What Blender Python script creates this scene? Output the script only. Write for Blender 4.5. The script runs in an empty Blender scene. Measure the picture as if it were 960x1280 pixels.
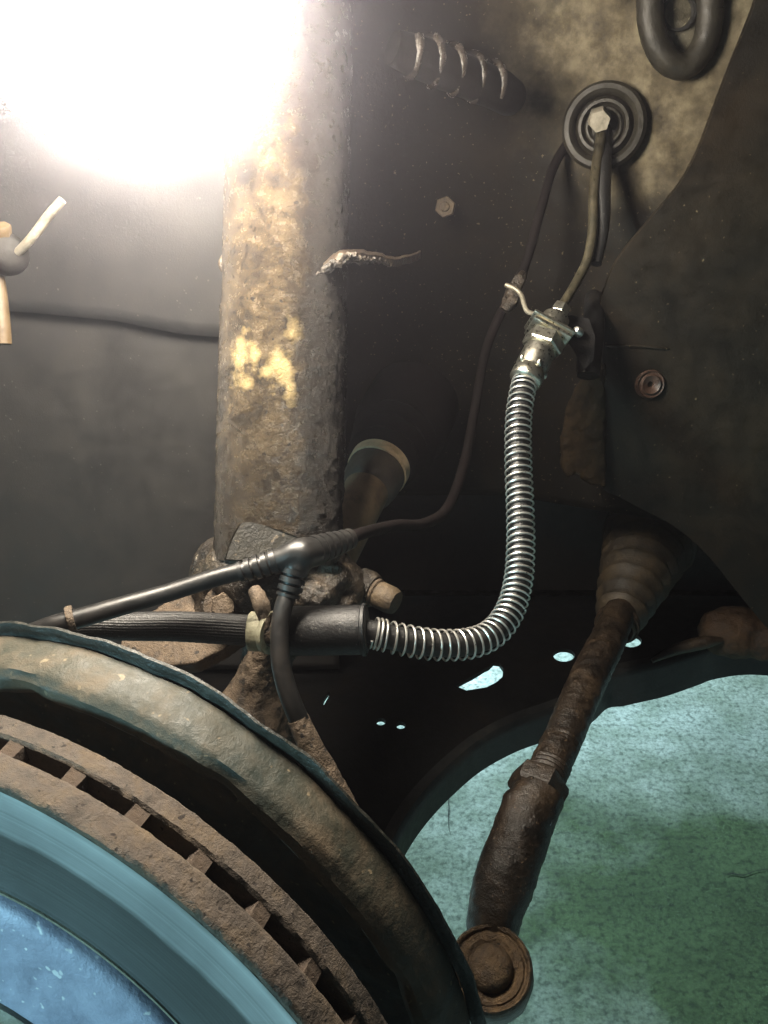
import bpy, math, random
import numpy as np
from mathutils import Vector, Matrix, noise, geometry

# ------------------------------------------------------------------ camera, world, lights
PITCH = 0.40
CAM = np.array([0.0, 0.0, 0.78])
FPX = 1065.0
scene = bpy.context.scene
COL = scene.collection
cd = bpy.data.cameras.new('camera'); cam = bpy.data.objects.new('camera', cd); COL.objects.link(cam)
cam.location = CAM; cam.rotation_euler = (math.pi/2 - PITCH, 0, 0)
cd.sensor_fit = 'VERTICAL'; cd.sensor_height = 36.0; cd.lens = 36.0*FPX/1280.0
cd.clip_start = 0.01; cd.clip_end = 60
scene.camera = cam

world = bpy.data.worlds.new('World'); scene.world = world; world.use_nodes = True
world.node_tree.nodes['Background'].inputs[0].default_value = (0.55, 0.8, 0.85, 1)
world.node_tree.nodes['Background'].inputs[1].default_value = 0.012

def area(name, loc, target, sx, sy, power, color):
    l = bpy.data.lights.new(name, 'AREA'); l.shape = 'RECTANGLE'; l.size = sx; l.size_y = sy
    l.energy = power; l.color = color
    o = bpy.data.objects.new(name, l); COL.objects.link(o); o.location = loc
    o.rotation_euler = (Vector(target)-Vector(loc)).to_track_quat('-Z', 'Y').to_euler()
    return o
area('workshop_side_tube', (-2.0, -1.25, 1.0), (-0.15, 0.15, 0.45), 0.4, 0.2, 105, (0.48, 0.92, 1.0))
area('workshop_far_tube', (-0.35, 2.25, 0.85), (0.15, 0.95, 0.0), 1.2, 0.2, 195, (0.64, 0.94, 1.0))
LAMP_RADIANCE = 112.0
vs = scene.view_settings
vs.view_transform = 'Standard'; vs.look = 'None'; vs.exposure = 0.0; vs.gamma = 1.0; vs.use_curve_mapping = False
scene.cycles.use_denoising = True
scene.cycles.max_bounces = 4
scene.cycles.volume_bounces = 0
scene.cycles.sample_clamp_indirect = 4.0

# ------------------------------------------------------------------ helpers
RIGHT = np.array([1., 0, 0]); UP = np.array([0, math.sin(PITCH), math.cos(PITCH)]); FWD = np.array([0, math.cos(PITCH), -math.sin(PITCH)])
def ray(px, py): return (px-480)/FPX*RIGHT + (640-py)/FPX*UP + FWD
def P(px, py, d): return CAM + d*ray(px, py)
def onY(px, py, y):
    r = ray(px, py); return CAM + r*((y-CAM[1])/r[1])
def onZ(px, py, z):
    r = ray(px, py); return CAM + r*((z-CAM[2])/r[2])
def nrm(v): v = np.asarray(v, float); return v/np.linalg.norm(v)
def fbm(p, s, o=4):
    return noise.fractal(Vector((p[0]*s, p[1]*s, p[2]*s)), 0.9, 2.1, o)

ORG = {'__zero__': np.zeros(3)}
def mesh(name, V, F, mat, sharp=40):
    me = bpy.data.meshes.new(name)
    me.from_pydata([tuple(map(float, v)) for v in V], [], [tuple(f) for f in F])
    me.materials.append(mat)
    me.polygons.foreach_set('use_smooth', [True]*len(me.polygons))
    me.update()
    try: me.set_sharp_from_angle(angle=math.radians(sharp))
    except Exception: pass
    return me
def tag(o, label=None, cat=None, group=None, kind=None):
    if label: o['label'] = label
    if cat: o['category'] = cat
    if group: o['group'] = group
    if kind: o['kind'] = kind
    return o
def thing(name, loc, label, cat, group=None, mat=None):
    o = bpy.data.objects.new(name, None); COL.objects.link(o); o.empty_display_size = 0.02
    if mat is not None: o.matrix_world = mat; ORG[o.name] = np.zeros(3)
    else: o.location = loc; ORG[o.name] = np.asarray(loc, float)
    return tag(o, label, cat, group)
def obj(name, VF, mat, parent=None, sharp=40):
    V, F = VF; V = np.asarray(V, float)
    org = ORG[parent.name] if parent is not None else V.mean(0)
    o = bpy.data.objects.new(name, mesh(name, V-org, F, mat, sharp)); COL.objects.link(o)
    if parent is not None and getattr(parent, 'name', '') != '__zero__': o.parent = parent
    elif parent is None: o.location = org
    ORG[o.name] = org
    return o
def join(*parts):
    V = []; F = []; n = 0
    for v, f in parts:
        V.append(np.asarray(v, float)); F += [tuple(i+n for i in q) for q in f]; n += len(v)
    return np.concatenate(V), F
def spline(pts, n=12):
    """Catmull-Rom through rows of any width."""
    A = np.asarray(pts, float); A = np.vstack([2*A[0]-A[1], A, 2*A[-1]-A[-2]])
    out = []
    for i in range(1, len(A)-2):
        p0, p1, p2, p3 = A[i-1], A[i], A[i+1], A[i+2]
        for t in np.linspace(0, 1, n, endpoint=False):
            out.append(.5*(2*p1+(p2-p0)*t+(2*p0-5*p1+4*p2-p3)*t*t+(3*p1-p0-3*p2+p3)*t**3))
    out.append(A[-2]); return np.array(out)
def resample(C, n):
    s = np.r_[0, np.cumsum(np.linalg.norm(np.diff(C[:, :3], axis=0), axis=1))]
    t = np.linspace(0, s[-1], n)
    return np.stack([np.interp(t, s, C[:, k]) for k in range(C.shape[1])], 1)
def frames(C):
    T = np.gradient(C, axis=0); T /= np.linalg.norm(T, axis=1)[:, None]
    a = np.array([0, 0, 1.]) if abs(T[0][2]) < .9 else np.array([1., 0, 0])
    N = [nrm(np.cross(T[0], a))]
    for i in range(1, len(C)):
        v = N[-1]-T[i]*(N[-1]@T[i]); N.append(nrm(v))
    N = np.array(N); return T, N, np.cross(T, N)
def tube(C, R, seg=16, caps=True, prof=None, disp=None):
    """C: Nx3 path, R: radius or list; prof(angle)->factor; disp(point, normal)->offset."""
    C = np.asarray(C, float); R = np.broadcast_to(np.asarray(R, float), (len(C),))
    T, N, B = frames(C); V = []; F = []
    for i in range(len(C)):
        for k in range(seg):
            a = 2*math.pi*k/seg; d = math.cos(a)*N[i]+math.sin(a)*B[i]
            r = R[i]*(prof(a) if prof else 1)
            p = C[i]+d*r
            if disp: p = p+d*disp(p, i/(len(C)-1), a)
            V.append(p)
    for i in range(len(C)-1):
        for k in range(seg):
            k2 = (k+1) % seg
            F.append((i*seg+k, i*seg+k2, (i+1)*seg+k2, (i+1)*seg+k))
    if caps:
        n = len(V); V.append(C[0]); V.append(C[-1])
        for k in range(seg):
            F.append((n, (k+1) % seg, k)); m = (len(C)-1)*seg; F.append((n+1, m+k, m+(k+1) % seg))
    return np.array(V), F
def ptube(rows, r=None, n=12, seg=16, dens=None, **kw):
    """rows of (px, py, depth[, radius])"""
    A = np.array([np.r_[P(q[0], q[1], q[2]), (q[3] if r is None else r)] for q in rows])
    S = spline(A, n)
    if dens: S = resample(S, dens)
    return tube(S[:, :3], S[:, 3], seg, **kw)
def lathe(prof, c=(0, 0, 0), ax=(0, 0, 1), seg=48, disp=None, a0=0.0):
    """prof: (r, h) rows, revolved about ax through c."""
    c = np.asarray(c, float); ax = nrm(ax)
    u = nrm(np.cross(ax, [0, 0, 1] if abs(ax[2]) < .9 else [1, 0, 0])); v = np.cross(ax, u)
    V = []; F = []
    for (r, h) in prof:
        for k in range(seg):
            a = 2*math.pi*k/seg+a0; d = math.cos(a)*u+math.sin(a)*v
            p = c+ax*h+d*r
            if disp:
                dr, dh = disp(p, a, r, h); p = p+d*dr+ax*dh
            V.append(p)
    for i in range(len(prof)-1):
        for k in range(seg):
            k2 = (k+1) % seg; F.append((i*seg+k, i*seg+k2, (i+1)*seg+k2, (i+1)*seg+k))
    V = np.array(V)
    if prof[0][0] > 1e-6 and prof[0] != prof[-1]:
        pass
    return V, F
def hires(prof, mx=.0012):
    o = [prof[0]]
    for a, b in zip(prof[:-1], prof[1:]):
        n = max(1, int(math.hypot(b[0]-a[0], b[1]-a[1])/mx)); o += [(a[0]+(b[0]-a[0])*t, a[1]+(b[1]-a[1])*t) for t in np.linspace(0, 1, n+1)[1:]]
    return o
def solid(r0, h0, r1, h1, bev=.0006):
    """profile of a solid cylinder/cone with small bevels"""
    b = bev if h1 > h0 else -bev
    return [(1e-5, h0), (r0-bev, h0), (r0, h0+b), (r1, h1-b), (r1-bev, h1), (1e-5, h1)]
def plate(loop, th, nvec, holes=(), bev=0.0):
    """planar plate from 3-D loop (+ holes), thickened along -nvec"""
    nv = nrm(nvec); loops = [list(map(np.asarray, loop))]+[list(map(np.asarray, h)) for h in holes]
    flat = [p for l in loops for p in l]; n = len(flat)
    tris = geometry.tessellate_polygon([[Vector(p) for p in l] for l in loops])
    V = [p for p in flat]+[p-nv*th for p in flat]; F = []
    for t in tris:
        a, b, c = (flat[i] for i in t)
        up = np.cross(b-a, c-a)@nv > 0
        t = tuple(t) if up else tuple(t)[::-1]
        F.append(t); F.append(tuple(i+n for i in t[::-1]))
    s = 0
    for l in loops:
        m = len(l)
        for i in range(m):
            j = (i+1) % m; F.append((s+i, s+n+i, s+n+j, s+j))
        s += m
    return np.array(V), F
def box(c, ax, ay, az, bev=0.0):
    """box from centre and three half-axis vectors, chamfered corners when bev > 0"""
    c, ax, ay, az = map(lambda q: np.asarray(q, float), (c, ax, ay, az))
    V = []; F = []
    if bev <= 0:
        for i in (-1, 1):
            for j in (-1, 1):
                for k in (-1, 1): V.append(c+i*ax+j*ay+k*az)
        F = [(0, 1, 3, 2), (4, 6, 7, 5), (0, 4, 5, 1), (2, 3, 7, 6), (0, 2, 6, 4), (1, 5, 7, 3)]
        return np.array(V), F
    lx, ly = np.linalg.norm(ax), np.linalg.norm(ay); ux, uy = ax/lx, ay/ly
    lz = np.linalg.norm(az); uz = az/lz
    rings = []
    for (h, ins) in ((-lz, bev), (-lz+bev, 0), (lz-bev, 0), (lz, bev)):
        ring = []
        for (sx, sy) in ((1, 1), (-1, 1), (-1, -1), (1, -1)):
            pa = (sx*(lx-ins), sy*(ly-ins-bev)); pb = (sx*(lx-ins-bev), sy*(ly-ins))
            for q in ((pa, pb) if sx*sy > 0 else (pb, pa)): ring.append(c+ux*q[0]+uy*q[1]+uz*h)
        rings.append(ring)
    for r in rings: V += r
    m = 8
    for i in range(3):
        for k in range(m): F.append((i*m+k, i*m+(k+1) % m, (i+1)*m+(k+1) % m, (i+1)*m+k))
    F.append(tuple(range(m))[::-1]); F.append(tuple(range(3*m, 4*m)))
    return np.array(V), F
def hexnut(c, ax, r, h, a0=0.0, hole=0):
    return lathe([(1e-5, 0), (r*.93, 0), (r, h*.12), (r, h*.88), (r*.93, h), (1e-5, h)], c, ax, 6, a0=a0)
def grid(fn, us, vs_):
    V = [fn(u, v) for v in vs_ for u in us]; n = len(us)
    F = [(j*n+i, j*n+i+1, (j+1)*n+i+1, (j+1)*n+i) for j in range(len(vs_)-1) for i in range(n-1)]
    return np.array(V), F
def solidify(o, th, off=-1):
    m = o.modifiers.new('thickness', 'SOLIDIFY'); m.thickness = th; m.offset = off
def remesh(o, vox, smooth=2, disp=None):
    m = o.modifiers.new('cast', 'REMESH'); m.mode = 'VOXEL'; m.voxel_size = vox; m.use_smooth_shade = True
    if smooth:
        s = o.modifiers.new('soften', 'SMOOTH'); s.iterations = smooth; s.factor = .5
    if disp:
        tex = bpy.data.textures.new(o.name+'_lumps', 'CLOUDS'); tex.noise_scale = disp[0]; tex.noise_depth = 3
        d = o.modifiers.new('lumps', 'DISPLACE'); d.texture = tex; d.strength = disp[1]; d.texture_coords = 'LOCAL'

# ------------------------------------------------------------------ materials
def L(*c): return (*c, 1.0)
DK = 0.42
def mat(name, base, dark, light=None, scale=40, rough=.6, rvar=.15, metal=0, bump=.3, bscale=300, bdist=.001,
        speck=None, speck_scale=900, speck_amt=.06, coat=0.0, fine=4.0, contrast=(.35, .5, .68), mix2=.5, spec=.5, dk=None):
    if metal < .15 and dk is None: dk = DK
    if dk:
        base, dark = [c*dk for c in base], [c*dk for c in dark]
        light = [c*dk for c in light] if light else None; speck = [c*dk for c in speck] if speck else None
    m = bpy.data.materials.new(name); m.use_nodes = True; nt = m.node_tree; N = nt.nodes; K = nt.links
    bs = N['Principled BSDF']; tc = N.new('ShaderNodeTexCoord')
    def nz(sc, det=6, ro=.6, dist=0):
        n = N.new('ShaderNodeTexNoise'); n.inputs['Scale'].default_value = sc; n.inputs['Detail'].default_value = det
        n.inputs['Roughness'].default_value = ro; n.inputs['Distortion'].default_value = dist
        K.new(tc.outputs['Object'], n.inputs['Vector']); return n
    a = nz(scale, 4, .7, .4); b = nz(scale*fine, 3, .7)
    mx = N.new('ShaderNodeMix'); mx.data_type = 'FLOAT'; mx.inputs[0].default_value = mix2*.6
    K.new(a.outputs['Fac'], mx.inputs[2]); K.new(b.outputs['Fac'], mx.inputs[3])
    r = N.new('ShaderNodeValToRGB'); e = r.color_ramp.elements
    e[0].position = contrast[0]; e[0].color = L(*dark); e[1].position = contrast[2]; e[1].color = L(*(light or base))
    k = e.new(contrast[1]); k.color = L(*base)
    K.new(mx.outputs[0], r.inputs[0]); colour = r.outputs[0]
    if speck:
        s = nz(speck_scale, 1, .5)
        sr = N.new('ShaderNodeValToRGB'); se = sr.color_ramp.elements
        se[0].position = .72-speck_amt; se[0].color = (0, 0, 0, 1); se[1].position = .78-speck_amt; se[1].color = (1, 1, 1, 1)
        K.new(s.outputs['Fac'], sr.inputs[0])
        cm = N.new('ShaderNodeMix'); cm.data_type = 'RGBA'; K.new(sr.outputs[0], cm.inputs[0])
        K.new(colour, cm.inputs[6]); cm.inputs[7].default_value = L(*speck); colour = cm.outputs[2]
    K.new(colour, bs.inputs['Base Color'])
    mr = N.new('ShaderNodeMapRange'); mr.inputs[3].default_value = max(.05, rough-rvar); mr.inputs[4].default_value = min(1, rough+rvar)
    mr.inputs[1].default_value = .3; mr.inputs[2].default_value = .7
    K.new(b.outputs['Fac'], mr.inputs[0]); K.new(mr.outputs[0], bs.inputs['Roughness'])
    bs.inputs['Metallic'].default_value = metal; bs.inputs['Specular IOR Level'].default_value = spec
    bs.inputs['Coat Weight'].default_value = coat; bs.inputs['Coat Roughness'].default_value = .2
    if bump:
        n1 = nz(bscale, 4, .75); bp = N.new('ShaderNodeBump'); bp.inputs['Strength'].default_value = bump
        bp.inputs['Distance'].default_value = bdist; K.new(n1.outputs['Fac'], bp.inputs['Height'])
        K.new(bp.outputs[0], bs.inputs['Normal'])
        m['bump'] = bp.name
    m['colour_socket'] = ''
    return m

M = {}
M['liner'] = mat('liner_plastic', (.074, .072, .072), (.050, .049, .050), (.095, .090, .086), 14, .52, .1, bump=.25, bscale=900, bdist=.0005, speck=(.22, .21, .19), speck_scale=420, speck_amt=-.01)
M['liner_right'] = mat('liner_dirty', (.016, .0108, .0050), (.007, .0050, .0026), (.034, .0205, .0078), 16, .6, .12, bump=.3, bscale=600, bdist=.0008, spec=.3, speck=(.26, .20, .12), speck_scale=430, speck_amt=-.004)
M['wing'] = mat('wing_paint', (.115, .103, .072), (.028, .024, .016), (.27, .25, .19), 26, .42, .15, bump=.6, bscale=260, bdist=.001, speck=(.45, .40, .30), speck_scale=620, speck_amt=.03, contrast=(.32, .47, .62))
M['wing_dark'] = mat('underbody_black', (.012, .011, .010), (.007, .007, .006), (.03, .024, .018), 30, .55, .15, bump=.5, bscale=200)
M['rust'] = mat('flaky_rust', (.190, .150, .118), (.090, .072, .058), (.28, .205, .130), 60, .88, .08, bump=.9, bscale=380, bdist=.0012, speck=(.035, .022, .016), speck_scale=420, speck_amt=.03, dk=.34)
M['vane'] = mat('vane_rust', (.115, .080, .056), (.05, .036, .026), (.16, .11, .07), 80, .9, .05, bump=.9, bscale=400, bdist=.001)
M['gap'] = mat('vent_channel', (.020, .030, .024), (.010, .014, .011), (.04, .05, .036), 60, .85, .1, bump=.6, bscale=300)
M['tierod'] = mat('tie_rod_brown', (.044, .030, .019), (.014, .010, .007), (.115, .076, .044), 55, .42, .15, bump=.8, bscale=420, bdist=.001, speck=(.30, .20, .12), speck_scale=700, speck_amt=.02)
M['tierod_cap'] = mat('tie_rod_cap_rust', (.16, .098, .044), (.045, .028, .016), (.30, .185, .08), 70, .6, .15, bump=1, bscale=420, bdist=.002, speck=(.04, .026, .015), speck_scale=330, speck_amt=.05)
M['cast'] = mat('dirty_cast', (.20, .142, .092), (.060, .042, .028), (.32, .24, .165), 55, .75, .15, bump=.9, bscale=330, bdist=.0015, speck=(.03, .022, .016), speck_scale=260, speck_amt=.08)
M['cast_grease'] = mat('greasy_cast', (.060, .046, .033), (.018, .015, .013), (.19, .14, .09), 70, .42, .2, bump=1, bscale=300, bdist=.002, speck=(.3, .24, .17), speck_scale=420, speck_amt=.03)
M['shaft'] = mat('tan_shaft', (.22, .155, .095), (.11, .072, .047), (.30, .215, .135), 40, .6, .1, bump=.3, bscale=300, dk=1.0)
M['stud'] = mat('tan_stud', (.16, .112, .064), (.07, .048, .03), (.26, .185, .105), 120, .65, .1, bump=.8, bscale=420)
M['arm'] = mat('arm_black', (.009, .009, .010), (.005, .005, .006), (.022, .016, .012), 26, .6, .12, bump=.4, bscale=220, spec=.2)
M['arm_rust'] = mat('arm_rust', (.085, .042, .015), (.03, .016, .008), (.15, .078, .026), 60, .75, .1, bump=.8, bscale=260, bdist=.0015)
M['rubber'] = mat('black_rubber', (.014, .014, .015), (.009, .009, .010), (.028, .027, .026), 60, .50, .1, bump=.6, bscale=600, bdist=.0006, speck=(.20, .19, .17), speck_scale=800, speck_amt=.01)
M['rubber_gloss'] = mat('cable_jacket', (.030, .029, .029), (.018, .018, .018), (.055, .048, .042), 50, .40, .08, bump=.10, bscale=500, bdist=.0004)
M['boot'] = mat('boot_rubber', (.060, .045, .026), (.022, .018, .013), (.15, .10, .045), 40, .6, .15, bump=.5, bscale=300)
M['boot_dark'] = mat('dark_boot_rubber', (.009, .006, .006), (.006, .004, .004), (.015, .009, .009), 40, .8, .1, bump=.3, bscale=300, spec=.1)
M['steel'] = mat('bright_steel', (.80, .79, .75), (.66, .64, .58), (.86, .86, .84), 80, .33, .08, metal=.9, bump=.08, bscale=800, bdist=.0003)
M['zinc'] = mat('zinc_fitting', (.66, .63, .54), (.50, .47, .38), (.74, .72, .64), 130, .32, .08, metal=1, bump=.25, bscale=500, bdist=.0005)
M['ring'] = mat('pale_band', (.36, .34, .24), (.18, .17, .11), (.46, .45, .34), 160, .42, .1, metal=.3, bump=.3, bscale=500)
M['pipe'] = mat('brake_pipe', (.036, .031, .020), (.018, .016, .011), (.08, .066, .04), 80, .35, .1, metal=.2, bump=.3, bscale=400)
M['grommet'] = mat('grommet_rubber', (.030, .027, .020), (.016, .015, .012), (.055, .048, .034), 60, .50, .12, bump=.4, bscale=400, spec=.3)
M['black'] = mat('black_housing', (.02, .02, .02), (.015, .015, .015), (.03, .03, .03), 40, .5)
M['wire'] = mat('dull_wire', (.20, .18, .14), (.10, .09, .07), (.3, .27, .22), 90, .5, .1, metal=.5, bump=.2)
M['tan_rod'] = mat('tan_rod', (.13, .085, .038), (.07, .045, .02), (.18, .12, .055), 60, .6, bump=.3)

def nodes(m): return m.node_tree, m.node_tree.nodes, m.node_tree.links

# --- strut: greasy rust with leftover yellow paint at fixed places on the tube
def strut_material(spots):
    m = mat('greasy_strut', (.086, .060, .032), (.018, .0135, .009), (.185, .135, .078), 60, .22, .12, bump=1, bscale=760, bdist=.0026,
            speck=(.025, .019, .014), speck_scale=330, speck_amt=.05, contrast=(.36, .48, .62))
    nt, N, K = nodes(m); bs = N['Principled BSDF']; src = bs.inputs['Base Color'].links[0].from_socket
    tc = next(n for n in N if n.type == 'TEX_COORD')
    dn = N.new('ShaderNodeTexNoise'); dn.inputs['Scale'].default_value = 190; dn.inputs['Detail'].default_value = 6; K.new(tc.outputs['Object'], dn.inputs['Vector'])
    total = None
    for (c, rad) in spots:
        sub = N.new('ShaderNodeVectorMath'); sub.operation = 'SUBTRACT'; sub.inputs[1].default_value = c; K.new(tc.outputs['Object'], sub.inputs[0])
        dv = N.new('ShaderNodeVectorMath'); dv.operation = 'DIVIDE'; dv.inputs[1].default_value = rad; K.new(sub.outputs[0], dv.inputs[0])
        ln = N.new('ShaderNodeVectorMath'); ln.operation = 'LENGTH'; K.new(dv.outputs[0], ln.inputs[0])
        if total is None: total = ln.outputs['Value']
        else:
            mn = N.new('ShaderNodeMath'); mn.operation = 'MINIMUM'; K.new(total, mn.inputs[0]); K.new(ln.outputs['Value'], mn.inputs[1]); total = mn.outputs[0]
    ad = N.new('ShaderNodeMath'); ad.operation = 'MULTIPLY_ADD'; ad.inputs[1].default_value = 2.4; K.new(dn.outputs['Fac'], ad.inputs[0]); K.new(total, ad.inputs[2])
    rm = N.new('ShaderNodeMapRange'); rm.inputs[1].default_value = 2.3; rm.inputs[2].default_value = 1.35; K.new(ad.outputs[0], rm.inputs[0])
    mx = N.new('ShaderNodeMix'); mx.data_type = 'RGBA'; K.new(rm.outputs[0], mx.inputs[0]); K.new(src, mx.inputs[6])
    mx.inputs[7].default_value = (.29, .218, .105, 1)
    sx = N.new('ShaderNodeSeparateXYZ'); K.new(tc.outputs['Object'], sx.inputs[0])  # dark greasy crust, with the right side's fall-off into shade painted in
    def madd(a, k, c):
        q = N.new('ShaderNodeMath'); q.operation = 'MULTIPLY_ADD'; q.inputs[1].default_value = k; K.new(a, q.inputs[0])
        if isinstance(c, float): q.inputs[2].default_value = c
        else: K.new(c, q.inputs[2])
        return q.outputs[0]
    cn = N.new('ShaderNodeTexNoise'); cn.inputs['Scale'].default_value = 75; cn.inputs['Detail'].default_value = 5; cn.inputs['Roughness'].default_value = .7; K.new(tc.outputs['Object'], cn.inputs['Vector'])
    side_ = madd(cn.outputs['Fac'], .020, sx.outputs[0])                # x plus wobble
    r1 = N.new('ShaderNodeMapRange'); r1.inputs[1].default_value = CRUST_SHADE_X+.006; r1.inputs[2].default_value = CRUST_SHADE_X+.017; K.new(side_, r1.inputs[0])
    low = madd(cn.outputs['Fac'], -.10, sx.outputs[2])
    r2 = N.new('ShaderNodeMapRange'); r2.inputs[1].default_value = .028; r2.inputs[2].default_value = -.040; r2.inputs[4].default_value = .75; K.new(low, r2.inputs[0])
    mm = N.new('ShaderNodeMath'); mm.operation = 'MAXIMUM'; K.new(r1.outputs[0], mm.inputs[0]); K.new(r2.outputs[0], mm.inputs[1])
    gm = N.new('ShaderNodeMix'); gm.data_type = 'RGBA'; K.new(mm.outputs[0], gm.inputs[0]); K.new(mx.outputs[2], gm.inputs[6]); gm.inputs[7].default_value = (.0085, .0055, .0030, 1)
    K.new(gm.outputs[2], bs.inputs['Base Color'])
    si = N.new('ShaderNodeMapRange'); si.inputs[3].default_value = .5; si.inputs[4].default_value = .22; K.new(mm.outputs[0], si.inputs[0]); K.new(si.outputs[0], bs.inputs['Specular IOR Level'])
    bs.inputs['Coat Weight'].default_value = .06; bs.inputs['Coat Roughness'].default_value = .16
    bpn = N[m['bump']]; K.new(bpn.outputs[0], bs.inputs['Coat Normal'])
    return m

# --- brake disc face: turned rings and a paler outer track (disc-local coordinates, z = axis)
def disc_face_material():
    m = bpy.data.materials.new('turned_iron'); m.use_nodes = True; nt, N, K = nodes(m); bs = N['Principled BSDF']
    tc = N.new('ShaderNodeTexCoord'); sp = N.new('ShaderNodeSeparateXYZ'); K.new(tc.outputs['Object'], sp.inputs[0])
    cb = N.new('ShaderNodeCombineXYZ'); K.new(sp.outputs[0], cb.inputs[0]); K.new(sp.outputs[1], cb.inputs[1])
    ln = N.new('ShaderNodeVectorMath'); ln.operation = 'LENGTH'; K.new(cb.outputs[0], ln.inputs[0])
    dn = N.new('ShaderNodeTexNoise'); dn.inputs['Scale'].default_value = 45; dn.inputs['Detail'].default_value = 5; K.new(tc.outputs['Object'], dn.inputs['Vector'])
    ad = N.new('ShaderNodeMath'); ad.operation = 'MULTIPLY_ADD'; ad.inputs[1].default_value = .0045; K.new(dn.outputs['Fac'], ad.inputs[0]); K.new(ln.outputs['Value'], ad.inputs[2])
    r = N.new('ShaderNodeValToRGB'); mr = N.new('ShaderNodeMapRange'); mr.inputs[1].default_value = .095; mr.inputs[2].default_value = .150; K.new(ad.outputs[0], mr.inputs[0]); K.new(mr.outputs[0], r.inputs[0])
    e = r.color_ramp.elements; e[0].position = 0; e[0].color = (.085, .095, .105, 1); e[1].position = 1; e[1].color = (.22, .22, .21, 1)
    for p, c in ((.30, (.060, .068, .072, 1)), (.60, (.048, .054, .057, 1)), (.645, (.24, .255, .27, 1)), (.80, (.26, .275, .29, 1)), (.90, (.36, .38, .40, 1)), (.93, (.26, .27, .27, 1)), (.955, (.09, .09, .09, 1))):
        k = e.new(p); k.color = c
    # grooves: noise stretched over the radius only
    rc = N.new('ShaderNodeCombineXYZ'); K.new(ln.outputs['Value'], rc.inputs[0])
    gn = N.new('ShaderNodeTexNoise'); gn.inputs['Scale'].default_value = 900; gn.inputs['Detail'].default_value = 5; K.new(rc.outputs[0], gn.inputs['Vector'])
    mx = N.new('ShaderNodeMix'); mx.data_type = 'RGBA'; mx.blend_type = 'MULTIPLY'; mx.inputs[0].default_value = .5
    g2 = N.new('ShaderNodeMapRange'); g2.inputs[1].default_value = .3; g2.inputs[2].default_value = .7; g2.inputs[3].default_value = .35; g2.inputs[4].default_value = 1.3; K.new(gn.outputs['Fac'], g2.inputs[0])
    K.new(r.outputs[0], mx.inputs[6]); K.new(g2.outputs[0], mx.inputs[7])
    bn = N.new('ShaderNodeTexNoise'); bn.inputs['Scale'].default_value = 30; bn.inputs['Detail'].default_value = 8; K.new(tc.outputs['Object'], bn.inputs['Vector'])
    m2 = N.new('ShaderNodeMix'); m2.data_type = 'RGBA'; m2.blend_type = 'MULTIPLY'; m2.inputs[0].default_value = .7
    b2 = N.new('ShaderNodeMapRange'); b2.inputs[1].default_value = .3; b2.inputs[2].default_value = .7; b2.inputs[3].default_value = .6; b2.inputs[4].default_value = 1.2; K.new(bn.outputs['Fac'], b2.inputs[0])
    K.new(mx.outputs[2], m2.inputs[6]); K.new(b2.outputs[0], m2.inputs[7])
    K.new(m2.outputs[2], bs.inputs['Base Color'])
    bs.inputs['Metallic'].default_value = .35; bs.inputs['Roughness'].default_value = .5
    bp = N.new('ShaderNodeBump'); bp.inputs['Strength'].default_value = .35; bp.inputs['Distance'].default_value = .0004
    K.new(gn.outputs['Fac'], bp.inputs['Height']); K.new(bp.outputs[0], bs.inputs['Normal'])
    return m
M['disc_face'] = disc_face_material()
M['hat'] = mat('hat_iron', (.24, .26, .36), (.15, .165, .24), (.31, .33, .44), 28, .6, .1, metal=.2, bump=.5, bscale=260, speck=(.50, .52, .58), speck_scale=300, speck_amt=.03)
M['hub'] = mat('hub_edge', (.34, .33, .26), (.20, .19, .14), (.45, .44, .36), 50, .6, bump=.5)

def shield_material():
    m = mat('dust_shield_rust', (.074, .070, .048), (.022, .034, .025), (.18, .135, .086), 26, .66, .14, bump=.45, bscale=260, bdist=.0012, speck=(.30, .24, .15), speck_scale=300, speck_amt=.02, contrast=(.38, .50, .65), dk=.52)  # greenish dark tone carries the cyan light in the colour
    return m
M['shield'] = shield_material()
M['shield_edge'] = mat('shield_edge', (.026, .029, .023), (.014, .016, .013), (.08, .07, .05), 60, .55, bump=.7, bscale=350)

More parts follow.
